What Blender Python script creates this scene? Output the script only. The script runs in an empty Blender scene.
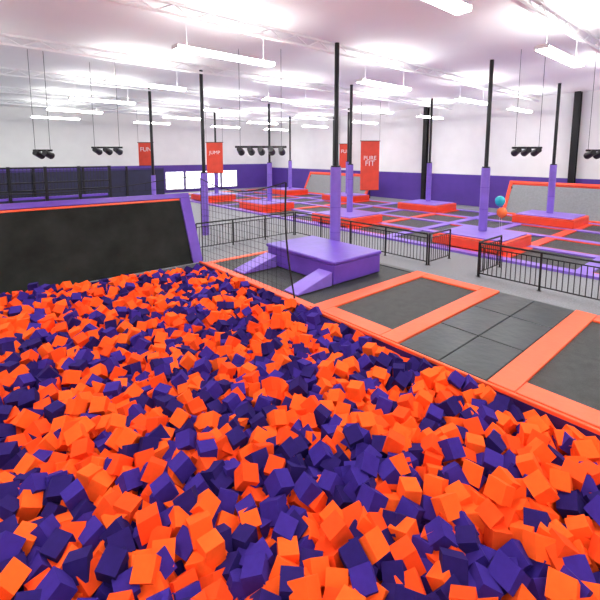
import bpy, math, random
import numpy as np
from mathutils import Vector, Matrix
random.seed(7); rng=np.random.default_rng(7)
sc=bpy.context.scene
sc.view_settings.view_transform='Standard'
sc.view_settings.look='None'

# ---------------- materials ----------------
def mat(name,col,rough=0.5,noise=0.0,scale=8.0,bump=0.0,bscale=60.0,metal=0.0,emis=0.0,spec=0.5):
    m=bpy.data.materials.new(name); m.use_nodes=True
    nt=m.node_tree; b=nt.nodes['Principled BSDF']
    b.inputs['Base Color'].default_value=(*col,1)
    b.inputs['Roughness'].default_value=rough
    b.inputs['Metallic'].default_value=metal
    b.inputs['Specular IOR Level'].default_value=spec
    tc=nt.nodes.new('ShaderNodeTexCoord')
    if noise>0:
        n=nt.nodes.new('ShaderNodeTexNoise'); n.inputs['Scale'].default_value=scale; n.inputs['Detail'].default_value=4
        nt.links.new(tc.outputs['Object'],n.inputs['Vector'])
        r=nt.nodes.new('ShaderNodeValToRGB')
        r.color_ramp.elements[0].position=0.3; r.color_ramp.elements[1].position=0.7
        r.color_ramp.elements[0].color=(*[c*(1-noise) for c in col],1)
        r.color_ramp.elements[1].color=(*[min(1,c*(1+noise)) for c in col],1)
        nt.links.new(n.outputs['Fac'],r.inputs['Fac']); nt.links.new(r.outputs['Color'],b.inputs['Base Color'])
    if bump>0:
        n2=nt.nodes.new('ShaderNodeTexNoise'); n2.inputs['Scale'].default_value=bscale
        nt.links.new(tc.outputs['Object'],n2.inputs['Vector'])
        bp=nt.nodes.new('ShaderNodeBump'); bp.inputs['Strength'].default_value=bump; bp.inputs['Distance'].default_value=0.02
        nt.links.new(n2.outputs['Fac'],bp.inputs['Height']); nt.links.new(bp.outputs['Normal'],b.inputs['Normal'])
    if emis>0:
        b.inputs['Emission Color'].default_value=(*col,1); b.inputs['Emission Strength'].default_value=emis
    return m
M={}
M['orange']=mat('vinyl_orange',(0.93,0.11,0.03),0.4,0.06,3,0.15,9)
M['red']=mat('vinyl_red_orange',(0.80,0.06,0.02),0.4,0.06,3,0.15,9)
M['purple']=mat('vinyl_purple',(0.13,0.055,0.44),0.35,0.08,3,0.15,9)
M['purple2']=mat('vinyl_light_purple',(0.22,0.125,0.56),0.35,0.08,3)
M['dpurple']=mat('vinyl_dark_purple',(0.04,0.015,0.16),0.45,0.1,3)
M['mesh']=mat('trampoline_mesh',(0.032,0.036,0.034),0.5,0.3,6,0.3,120,spec=.35)
M['black']=mat('trampoline_mesh_black',(0.016,0.018,0.016),0.75,0.4,1.5,0.2,120,spec=.15)
M['meshlt']=mat('trampoline_mesh_grey',(0.2,0.21,0.22),0.6,0.1,10)
M['mat']=mat('safety_mat_grey',(0.028,0.037,0.037),0.35,0.2,2,0.5,5)
M['floor']=mat('carpet_grey',(0.19,0.195,0.21),0.6,0.2,20,0.3,200)
M['steel']=mat('black_steel',(0.010,0.010,0.012),0.35,0,metal=0.3)
M['rope']=mat('black_rope',(0.01,0.01,0.012),0.8)
M['white']=mat('wall_white_paint',(0.85,0.85,0.85),0.7,0.03,1)
M['ceil']=mat('ceiling_white',(0.92,0.93,0.93),0.8,0.01,1)
M['wpurple']=mat('wall_purple_paint',(0.085,0.035,0.30),0.6,0.1,1)
M['navy']=mat('navy_pad',(0.012,0.012,0.05),0.5,0.2,2)
M['added_lamp']=mat('added_lamp_diffuser',(1,1,0.96),0.5,emis=24)  # glow of the added ceiling fixtures
M['glass']=mat('glare_glow_glass',(0.95,0.98,1),0.2,emis=3)  # emission stands in for white glare on the panes
M['teal']=mat('balloon_teal',(0.02,0.45,0.55),0.25)
M['bred']=mat('balloon_orange',(0.9,0.16,0.03),0.25)
M['ban']=mat('banner_red',(0.68,0.055,0.025),0.6,0.1,2)
M['text']=mat('banner_white_print',(0.8,0.75,0.75),0.6)
M['fo1']=mat('foam_orange',(0.97,0.105,0.014),0.9,0.05,14,spec=0.1)
M['fo2']=mat('foam_orange_deep',(0.82,0.065,0.01),0.9,0.05,14,spec=0.1)
M['fp1']=mat('foam_purple',(0.036,0.016,0.20),0.9,0.08,14,spec=0.15)
M['fp2']=mat('foam_purple_deep',(0.018,0.008,0.10),0.9,0.08,14,spec=0.15)

# ---------------- mesh builder ----------------
class B:
    def __init__(s): s.v=[]; s.f=[]; s.m=[]; s.mats=[]
    def mi(s,k):
        if k not in s.mats: s.mats.append(k)
        return s.mats.index(k)
    def hexa(s,pts,k):
        o=len(s.v); s.v+= [tuple(p) for p in pts]; i=s.mi(k)
        for q in ((0,3,2,1),(4,5,6,7),(0,1,5,4),(1,2,6,5),(2,3,7,6),(3,0,4,7)):
            s.f.append(tuple(o+a for a in q)); s.m.append(i)
    def box(s,lo,hi,k):
        a,b=lo,hi
        s.hexa([(a[0],a[1],a[2]),(b[0],a[1],a[2]),(b[0],b[1],a[2]),(a[0],b[1],a[2]),
                (a[0],a[1],b[2]),(b[0],a[1],b[2]),(b[0],b[1],b[2]),(a[0],b[1],b[2])],k)
    def obox(s,o,ax,ay,az,lo,hi,k):
        P=lambda x,y,z: tuple(o+ax*x+ay*y+az*z)
        a,b=lo,hi
        s.hexa([P(a[0],a[1],a[2]),P(b[0],a[1],a[2]),P(b[0],b[1],a[2]),P(a[0],b[1],a[2]),
                P(a[0],a[1],b[2]),P(b[0],a[1],b[2]),P(b[0],b[1],b[2]),P(a[0],b[1],b[2])],k)
    def cyl(s,p0,p1,r,k,n=8,r2=None):
        p0=Vector(p0);p1=Vector(p1); d=(p1-p0).normalized()
        u=d.orthogonal().normalized(); w=d.cross(u); r2=r if r2 is None else r2
        o=len(s.v); i=s.mi(k)
        for p,rr in ((p0,r),(p1,r2)):
            for j in range(n):
                a=2*math.pi*j/n; s.v.append(tuple(p+(u*math.cos(a)+w*math.sin(a))*rr))
        for j in range(n):
            s.f.append((o+j,o+(j+1)%n,o+n+(j+1)%n,o+n+j)); s.m.append(i)
        s.f.append(tuple(o+j for j in range(n-1,-1,-1))); s.m.append(i)
        s.f.append(tuple(o+n+j for j in range(n))); s.m.append(i)
    def ball(s,c,r,k,n=20,m=12,stretch=1.0):
        o=len(s.v); i=s.mi(k); c=Vector(c)
        for a in range(m+1):
            t=math.pi*a/m
            for b in range(n):
                p=2*math.pi*b/n
                z=math.cos(t); zz=z*stretch if z<0 else z
                s.v.append((c.x+r*math.sin(t)*math.cos(p),c.y+r*math.sin(t)*math.sin(p),c.z+r*zz))
        for a in range(m):
            for b in range(n):
                s.f.append((o+a*n+b,o+(a+1)*n+b,o+(a+1)*n+(b+1)%n,o+a*n+(b+1)%n)); s.m.append(i)
    def make(s,name,bevel=0,smooth=False,parent=None):
        me=bpy.data.meshes.new(name); me.from_pydata(s.v,[],s.f); 
        for k in s.mats: me.materials.append(M[k])
        me.polygons.foreach_set('material_index',s.m)
        if smooth: me.polygons.foreach_set('use_smooth',[True]*len(s.f))
        me.update()
        ob=bpy.data.objects.new(name,me); sc.collection.objects.link(ob)
        if bevel>0:
            md=ob.modifiers.new('bevel','BEVEL'); md.width=bevel; md.segments=3; md.limit_method='ANGLE'
        if parent: ob.parent=parent
        return ob

U0,U1,V0,V1,ZC=-12,29,-12,39,7.5
PX=6.3   # pit right edge
PV=12.6  # pit far edge
PU0=-3.2; PV0=-2.5; ZP=-0.8

# ---------------- room ----------------
b=B()
b.box((PX,V0,-.9),(U1,V1,0),'floor'); b.box((U0,V0,-.9),(PU0,V1,0),'floor')
b.box((PU0,PV+.0,-.9),(PX,V1,0),'floor'); b.box((PU0,V0,-.9),(PX,PV0,0),'floor')
b.box((PU0,PV0,-.9),(PX,PV,ZP),'floor')
b.make('floor')
b=B(); b.box((U0,V0,ZC),(U1,V1,ZC+.2),'ceil'); b.make('ceiling')
b=B(); b.box((U1,V0,0),(U1+.2,V1,ZC),'white'); b.box((U1-.06,V0,0),(U1,V1,2.3),'wpurple'); b.make('wall_right')
b=B(); b.box((U0,V1,0),(U1,V1+.2,ZC),'white'); b.box((U0,V1-.06,0),(U1-.06,V1,2.75),'wpurple'); b.make('wall_back')
b=B(); b.box((U0-.2,V0,0),(U0,V1,ZC),'white'); b.box((U0,V0,0),(U0+.06,V1-.06,2.3),'wpurple'); b.make('wall_left')
b=B(); b.box((U0,V0-.2,0),(U1,V0,ZC),'white'); b.make('wall_front')
# ceiling joists
for i,v in enumerate(range(-8,38,6)):
    b=B(); b.box((U0,v,ZC-.35),(U1,v+.12,ZC-.28),'ceil'); b.box((U0,v,ZC-.07),(U1,v+.12,ZC),'ceil')
    u=U0
    while u<U1-1:
        b.cyl((u,v+.06,ZC-.3),(u+.5,v+.06,ZC-.05),.02,'ceil',5); b.cyl((u+.5,v+.06,ZC-.05),(u+1,v+.06,ZC-.3),.02,'ceil',5); u+=1
    b.make('trim_%d'%(i+1))
# windows
for i in range(4):
    b=B(); u=16+i*2.1
    b.box((u,V1-.12,.35),(u+1.8,V1-.07,2.05),'glass')
    for a in (u-.06,u+.87,u+1.8): b.box((a,V1-.16,.29),(a+.06,V1-.06,2.11),'white')
    for z in (.29,2.05): b.box((u-.06,V1-.16,z),(u+1.86,V1-.06,z+.06),'white')
    b.make('window_%d'%(i+1))

# suspended linear lights, invented and added to brighten room and ceiling
for u in (-8,-1,6,13,20,26):
    for v in (-8,-2,4,10,16,22,28,34):
        b=B(); z=6.35
        b.box((u-1.5,v-.14,z),(u+1.5,v+.14,z+.1),'added_lamp')
        b.box((u-1.54,v-.16,z+.02),(u-1.5,v+.16,z+.12),'white'); b.box((u+1.5,v-.16,z+.02),(u+1.54,v+.16,z+.12),'white')
        for a in (-1.2,1.2): b.cyl((u+a,v,z+.1),(u+a,v,ZC),.008,'white',5)
        lo=b.make('added_ceiling_lamp')
        ld=bpy.data.lights.new('added_key_light','AREA'); ld.shape='RECTANGLE'; ld.size=3; ld.size_y=.28; ld.energy=70; ld.spread=math.radians(110)  # area light added under each fixture for directional contrast on the foam
        ld.color=(1,.99,.96)
        l=bpy.data.objects.new('added_key_light',ld); sc.collection.objects.link(l); l.location=(u,v,z-.02); l.parent=lo

# ---------------- foam pit ----------------
def noise2(x,y):
    return (math.sin(x*1.3+y*.7+1)+math.sin(x*.6-y*1.5+2)+math.sin(x*2.3+y*1.9))/3
def hgt(u,v):
    h=-.15+.08*noise2(u,v)
    w=max(0,min(1,(v-6.5)/6)); l=max(0,min(1,(6.3-u)/6.3))
    e=max(0,min(1,(u-5.5)/.8))
    return h+.45*w*w*l+.10*e
S=.21
cub=[]
layers=[(-.40,.21,.05),(-.20,.205,.06),(-.04,.22,.08),(.07,.34,.16)]
for dz,sp,jit in layers:
    nu=int((PX-PU0-.25)/sp); nv=int((PV-PV0-.2)/sp)
    for i in range(nu):
        for j in range(nv):
            u=PU0+.16+(i+.5)*sp+random.uniform(-jit,jit); v=PV0+.12+(j+.5)*sp+random.uniform(-jit,jit)
            u=min(u,PX-.17); v=min(v,PV-.1)
            z=max(ZP+.17,hgt(u,v)+dz+random.uniform(-.06,.06))
            cub.append((u,v,z))
n=len(cub); C=np.array(cub)
q=rng.normal(size=(n,4)); q/=np.linalg.norm(q,axis=1)[:,None]
w,x,y,z=q.T
R=np.stack([1-2*(y*y+z*z),2*(x*y-z*w),2*(x*z+y*w),2*(x*y+z*w),1-2*(x*x+z*z),2*(y*z-x*w),2*(x*z-y*w),2*(y*z+x*w),1-2*(x*x+y*y)],1).reshape(n,3,3)
cv=np.array([(-1,-1,-1),(1,-1,-1),(1,1,-1),(-1,1,-1),(-1,-1,1),(1,-1,1),(1,1,1),(-1,1,1)])*S/2
sz=rng.uniform(.93,1.05,size=(n,1,1))
VV=(np.einsum('nij,kj->nki',R,cv)*sz+C[:,None,:]).reshape(-1,3)
VV[:,0]=np.clip(VV[:,0],PU0+.04,PX-.075); VV[:,1]=np.clip(VV[:,1],PV0+.04,PV-.01); VV[:,2]=np.maximum(VV[:,2],ZP+.005)
FF=(np.array([(0,3,2,1),(4,5,6,7),(0,1,5,4),(1,2,6,5),(2,3,7,6),(3,0,4,7)])[None]+8*np.arange(n)[:,None,None]).reshape(-1,4)
me=bpy.data.meshes.new('foam_cube_pile'); me.from_pydata(VV.tolist(),[],FF.tolist())
for k in ('fo1','fo2','fp1','fp2'): me.materials.append(M[k])
ci=[]
for (u,v,zz) in cub:
    p=.53+.12*math.sin(u*2.1+v*1.1)*math.sin(v*1.7-u)
    ci.append((0 if random.random()<.65 else 1) if random.random()<p else (2 if random.random()<.5 else 3))
me.polygons.foreach_set('material_index',np.repeat(ci,6).tolist()); me.update()
ob=bpy.data.objects.new('foam_cube_pile',me); sc.collection.objects.link(ob)

# pit rim
b=B(); b.box((PX-.04,PV0,ZP),(PX,PV,.0),'dpurple'); b.box((PX-.06,PV0,.0),(PX,PV,.07),'orange'); b.make('pit_edge_pad',.015)
b=B(); b.box((PU0-.2,PV0,0),(PU0+.02,PV,.08),'purple'); b.make('pit_edge_pad',.02)
b=B(); b.box((PU0+.05,PV0-.2,0),(PX-.12,PV0+.02,.08),'purple'); b.make('pit_edge_pad',.02)

# slanted wall trampoline
def slant(name,o,ax,ay,length,h,frame,inner,mesh,side=.3,bottom=None):
    b=B(); az=ax.cross(ay).normalized()
    b.obox(o,ax,ay,az,(side,.12,.02),(length-side,h-.25,.05),mesh)
    b.obox(o,ax,ay,az,(0,h-.18,-.04),(length,h,.12),frame)
    b.obox(o,ax,ay,az,(side,h-.25,-.0),(length-side,h-.18,.1),inner)
    b.obox(o,ax,ay,az,(0,0,-.04),(side,h-.18,.12),frame)
    b.obox(o,ax,ay,az,(length-side,0,-.04),(length,h-.18,.12),frame)
    b.obox(o,ax,ay,az,(side,0,-.04),(length-side,.12,.12),bottom or inner)
    return b,az
o=Vector((6.45,PV+.12,-.05)); ax=Vector((-1,.035,0)).normalized(); ay=Vector((0,1.0,2.4)).normalized()
b,az=slant('w',o,ax,ay,13,2.6,'purple','orange','black',.36,'black')
for a in (.2,3,6,9,12.5):
    p=o+ax*a+ay*2.4
    b.cyl(p-Vector((0,-.1,0)),(p.x,p.y+.15,0),.04,'steel',8)
b.make('slanted_wall_trampoline',.03)

# ---------------- foreground trampolines ----------------
def tramp(u0,v0,u1,v1,fr='orange',w=.42,bed='mesh',z=0.0):
    b=B(); t=z+.09
    b.box((u0+w-.03,v0+w-.03,z+.02),(u1-w+.03,v1-w+.03,z+.045),bed)
    b.box((u0,v0,z),(u1,v0+w,t),fr); b.box((u0,v1-w,z),(u1,v1,t),fr)
    b.box((u0,v0+w+.01,z),(u0+w,v1-w-.01,t),fr); b.box((u1-w,v0+w+.01,z),(u1,v1-w-.01,t),fr)
    return b.make('trampoline',.035)
tramp(PX,4.4,10.9,6.95)
tramp(PX,.1,10.9,2.65)
tramp(PX,-4.2,10.9,-1.65)
def mats(u0,v0,u1,v1,nu,nv):
    b=B(); du=(u1-u0)/nu; dv=(v1-v0)/nv
    for i in range(nu):
        for j in range(nv):
            b.box((u0+i*du+.008,v0+j*dv+.008,0),(u0+(i+1)*du-.008,v0+(j+1)*dv-.008,.07),'mat')
    return b.make('safety_mat',.02)
mats(PX,2.67,10.9,4.38,3,2)
mats(PX,-1.63,10.9,.08,3,2)
b=B(); u0,v0,u1,v1=PX,6.98,10.9,12.35; w=.22
b.box((u0+w,v0+.02,0.0),(u1-w,v1-w,.04),'mesh')
b.box((u0,v0,0),(u0+w,v1,.06),'orange'); b.box((u0+w,v1-w,0),(u1,v1,.06),'orange')
b.box((u1-w,v0,0),(u1,v1-w,.06),'mat')
b.make('trampoline',.02)

# purple box with wings
b=B(); b.box((7.9,7.7,.06),(9.98,10.85,.64),'purple'); b.box((7.86,7.66,.64),(10.0,10.89,.75),'purple')
b.make('padded_jump_box',.04)
def ramp(v0,v1):
    b=B(); u0,u1,h=6.55,7.84,.46
    b.hexa([(u0,v0,.06),(u1,v0,.06),(u1,v1,.06),(u0,v1,.06),(u0,v0,.1),(u1,v0,h),(u1,v1,h),(u0,v1,.1)],'purple2')
    b.make('padded_ramp',.03)
ramp(7.7,8.25); ramp(10.25,10.85)

# ---------------- platform blocks & columns ----------------
def block(u,v,du=2.6,dv=2.9,h=.52):
    b=B(); b.box((u,v,.09),(u+du,v+dv,h-.07),'red'); b.box((u,v,h-.06),(u+du,v+dv,h),'red')
    b.box((u+.12,v+.12,h),(u+du-.12,v+dv-.12,h+.05),'purple2'); b.make('padded_platform',.03)
BU=(15,23); BV=(6,13.5,21,28.5)
for u in BU:
    for v in BV: block(u,v)
def column(u,v,z0,zp,r=.17):
    b=B(); b.cyl((u,v,z0),(u,v,zp),r,'purple2',20); b.cyl((u,v,zp),(u,v,zp+.05),r*.9,'steel',20)
    b.cyl((u,v,zp+.05),(u,v,ZC),.08,'steel',12); 
    for z in (z0+.9,z0+1.8): b.cyl((u,v,z),(u,v,z+.02),r+.004,'purple',20)
    b.make('padded_column')
column(10.25,9.95,0.07,3.3,.19)
for u in BU:
    for v in BV: column(u+1.7,v+1.6,.58,3.2)
column(8.8,17,0,2.9); column(8.6,22.7,0,2.6,.12)

# ---------------- trampoline court ----------------
def court(u0,v0,nu,nv,cu,cv):
    b=B(); w=.42
    for i in range(nu+1):
        b.box((u0+i*cu-w/2,v0-w/2,0),(u0+i*cu+w/2,v0+nv*cv+w/2,.085),'purple2')
    for j in range(nv+1):
        for i in range(nu):
            k='red' if (j%3==0) else 'purple2'
            b.box((u0+i*cu+w/2+.01,v0+j*cv-w/2,0),(u0+(i+1)*cu-w/2-.01,v0+j*cv+w/2,.08),k)
    for i in range(nu):
        for j in range(nv):
            b.box((u0+i*cu+w/2-.02,v0+j*cv+w/2-.02,0.0),(u0+(i+1)*cu-w/2+.02,v0+(j+1)*cv-w/2+.02,.03),'mesh')
            if (i+j)%2==0:
                a0,a1=u0+i*cu+w/2+.005,u0+(i+1)*cu-w/2-.005; c0,c1=v0+j*cv+w/2+.005,v0+(j+1)*cv-w/2-.005
                b.box((a0,c0,.03),(a0+.12,c1,.07),'red'); b.box((a1-.12,c0,.03),(a1,c1,.07),'red')
    b.make('trampoline_court')
court(14.6,-9,4,18,2.8,2.5)
court(2.5,17.9,2,2,2.8,2.5)

# slanted walls at far side
for v0,L in ((-3,13.8),(22,8)):
    o=Vector((26.2,v0,.05)); b,az=slant('w',o,Vector((0,1,0)),Vector((1.0,0,1.95)).normalized(),L,2.3,'red','red','meshlt',.2)
    for a in (0.2,L/2,L-.2): b.cyl((27.05,v0+a,1.75),(27.1,v0+a,0.05),.05,'steel')
    b.make('slanted_wall_trampoline',.03)

# ---------------- railings ----------------
def railing(p0,p1):
    b=B(); p0=Vector((*p0,0));p1=Vector((*p1,0)); L=(p1-p0).length; d=(p1-p0)/L
    Z=Vector((0,0,1))
    b.cyl(p0+Z*1.07,p1+Z*1.07,.03,'steel'); b.cyl(p0+Z*.12,p1+Z*.12,.02,'steel'); b.cyl(p0+Z*.93,p1+Z*.93,.018,'steel')
    n=max(1,round(L/1.6))
    for i in range(n+1): 
        p=p0+d*(L*i/n); b.cyl(p,p+Z*1.07,.03,'steel'); b.cyl(p,p+Z*.012,.06,'steel',10)
    m=int(L/.13)
    for i in range(1,m):
        p=p0+d*(L*i/m); b.cyl(p+Z*.12,p+Z*.93,.012,'steel',5)
    b.make('railing')
railing((12,-8),(12,5.5)); railing((12.05,5.55),(13.6,5.55))
railing((12,7.3),(12,14.25)); railing((12.05,7.25),(13.4,7.25)); railing((7,14.3),(11.95,14.3))

# ---------------- safety net ----------------
b=B(); pts=[]; N=10; NX=6.33
for i in range(N+1):
    t=i/N; pts.append(Vector((NX,7.55+.35*math.sin(t*1.2)+.12*math.sin(t*math.pi),.1+t*2.93)))
for i in range(N): b.cyl(pts[i],pts[i+1],.025,'rope',6)
def tp(v):
    t=(v-7.9)/(12.5-7.9); return 3.03-.32*math.sin(math.pi*t)-.1*t
vs=np.linspace(7.9,12.5,22)
for i in range(21): b.cyl((NX,vs[i],tp(vs[i])),(NX,vs[i+1],tp(vs[i+1])),.016,'rope',5)
b.cyl((NX,12.5,.1),(NX,12.5,tp(12.5)),.016,'rope',5)
for v in np.arange(8.1,12.5,.2): b.cyl((NX,v,.1),(NX,v,tp(v)),.0045,'rope',3)
for z in np.arange(.3,2.7,.2): b.cyl((NX,7.9,z),(NX,12.5,z),.0045,'rope',3)
b.make('safety_net')
b=B(); prev=Vector((NX,12.55,2.93))
for i in range(25):
    t=i/24; p=Vector((6.2-10*t,13.75+.3*t,2.93-.3*math.sin(math.pi*min(1,t*1.3))-.1*t))
    b.cyl(prev,p,.016,'rope',5); prev=p
    b.cyl((p.x,p.y,2.52),p,.005,'rope',4)
b.cyl((6.2,13.75,2.52),(-3.8,14.05,2.52),.008,'rope',4)
b.make('safety_net')

# ---------------- dark partition left ----------------
b=B()
b.box((-11.9,24,0),(6.5,24.12,1.5),'navy'); b.box((-11.9,24,1.5),(6.5,24.12,1.62),'purple')
u=-11.8
while u<6.6:
    b.box((u,23.9,0),(u+.14,24.0,3.15),'steel'); u+=1.53
for z in (1.9,2.3,3.05): b.box((-11.9,23.92,z),(6.6,23.98,z+.08),'steel')
for uu in np.arange(-11.6,6.4,.16): b.cyl((uu,24.02,1.6),(uu,24.02,3.1),.014,'steel',4)
b.make('netted_partition')
b=B()
b.box((-11.9,32,0),(13,32.15,2.6),'navy'); b.box((-11.9,31.95,2.6),(13,32.2,2.75),'dpurple')
for uu in range(-11,13,3): b.box((uu,31.9,0),(uu+.15,32,2.9),'steel')
b.make('padded_partition')

# ---------------- steel columns on far wall ----------------
for v in (7.8,-2,18,28): 
    b=B(); u=28.6
    b.box((u-.04,v-.17,0),(u,v+.17,ZC),'steel'); b.box((u+.26,v-.17,0),(u+.3,v+.17,ZC),'steel'); b.box((u,v-.03,0),(u+.26,v+.03,ZC),'steel')
    b.make('steel_column')

# ---------------- banners ----------------
def banner(u,v,w,z0,z1,lines):
    e=bpy.data.objects.new('hanging_banner',None); sc.collection.objects.link(e); e.location=(u,v,z0)
    b=B(); b.box((-w/2,-.01,0),(w/2,.01,z1-z0),'ban'); 
    b.cyl((-w/2-.05,0,z1-z0),(w/2+.05,0,z1-z0),.03,'steel'); b.cyl((-w/2,0,0),(w/2,0,0),.02,'steel')
    b.cyl((-w/2,0,z1-z0),(-w/2,0,ZC-z0),.01,'steel',5); b.cyl((w/2,0,z1-z0),(w/2,0,ZC-z0),.01,'steel',5)
    b.make('cloth',parent=e)
    H=z1-z0; zz=H*.62
    for l in lines:
        c=bpy.data.curves.new('print','FONT'); c.body=l; c.align_x='CENTER'; c.size=w*1.2/len(l); c.extrude=.003
        c.materials.append(M['text']); t=bpy.data.objects.new('print',c); sc.collection.objects.link(t)
        t.rotation_euler=(math.pi/2,0,0); t.location=(0,-.016,zz); t.parent=e; zz-=c.size*1.05
    e.rotation_euler=(0,0,math.atan2(-.653,.757))
banner(23,18.9,1.35,1.2,4.75,['PURE','FIT']); banner(27,25,1.1,2.6,4.75,['FUN'])
banner(16,29,1.3,2.3,4.75,['JUMP']); banner(12,33,1.2,2.9,4.75,['FUN'])

# ---------------- spot bars ----------------
def spots(u,v,z,L,n):
    b=B(); d=Vector((.757,-.653,0)); c=Vector((u,v,z))
    b.cyl(c-d*L/2+Vector((0,0,.14)),c+d*L/2+Vector((0,0,.14)),.04,'steel')
    for s in (-.4,.4): b.cyl(c+d*L*s+Vector((0,0,.14)),Vector((u,v,ZC))+d*L*s,.008,'steel',5)
    for i in range(n):
        p=c+d*(L*((i+.5)/n-.5)); b.cyl(p+Vector((0,0,.14)),p+Vector((0,0,.05)),.02,'steel')
        b.cyl(p+Vector((-.12,-.12,.06)),p+Vector((.14,.14,-.06)),.10,'steel',14,.13)
    b.make('spotlight_bar')
spots(8.7,12.3,3.88,1.9,5); spots(2.6,17.6,3.75,.7,2); spots(5,18.2,3.9,1.3,3); spots(16.2,5.9,3.85,1.1,3); spots(18,4.2,3.75,.7,2)

# ---------------- balloons ----------------
def balloon(p,k,anchor):
    b=B(); b.ball(p,.2,k,stretch=1.2); b.cyl((p[0],p[1],p[2]-.27),(p[0],p[1],p[2]-.235),.025,k,8,.008)
    b.cyl((p[0],p[1],p[2]-.27),anchor,.004,'text',4); b.make('balloon',smooth=True)
balloon((17.05,7.1,1.85),'teal',(17.1,7.08,.58)); balloon((17.1,7.02,1.38),'bred',(17.15,7.0,.58))

# ---------------- world / camera ----------------
w=bpy.data.worlds.new('world'); sc.world=w; w.use_nodes=True
w.node_tree.nodes['Background'].inputs[0].default_value=(.8,.85,1,1); w.node_tree.nodes['Background'].inputs[1].default_value=.5
cam=bpy.data.cameras.new('camera'); co=bpy.data.objects.new('camera',cam); sc.collection.objects.link(co); sc.camera=co
cam.sensor_width=36; cam.lens=402/600*36; cam.shift_y=-95/600; cam.clip_end=200
th=math.radians(7)
F=Vector((.653,.757,0)).normalized(); Rr=Vector((F.y,-F.x,0)); Z=Vector((0,0,1))
fw=F*math.cos(th)-Z*math.sin(th); up=F*math.sin(th)+Z*math.cos(th)
m=Matrix((Rr,up,-fw)).transposed().to_4x4(); m.translation=Vector((0,0,3.7)); co.matrix_world=m
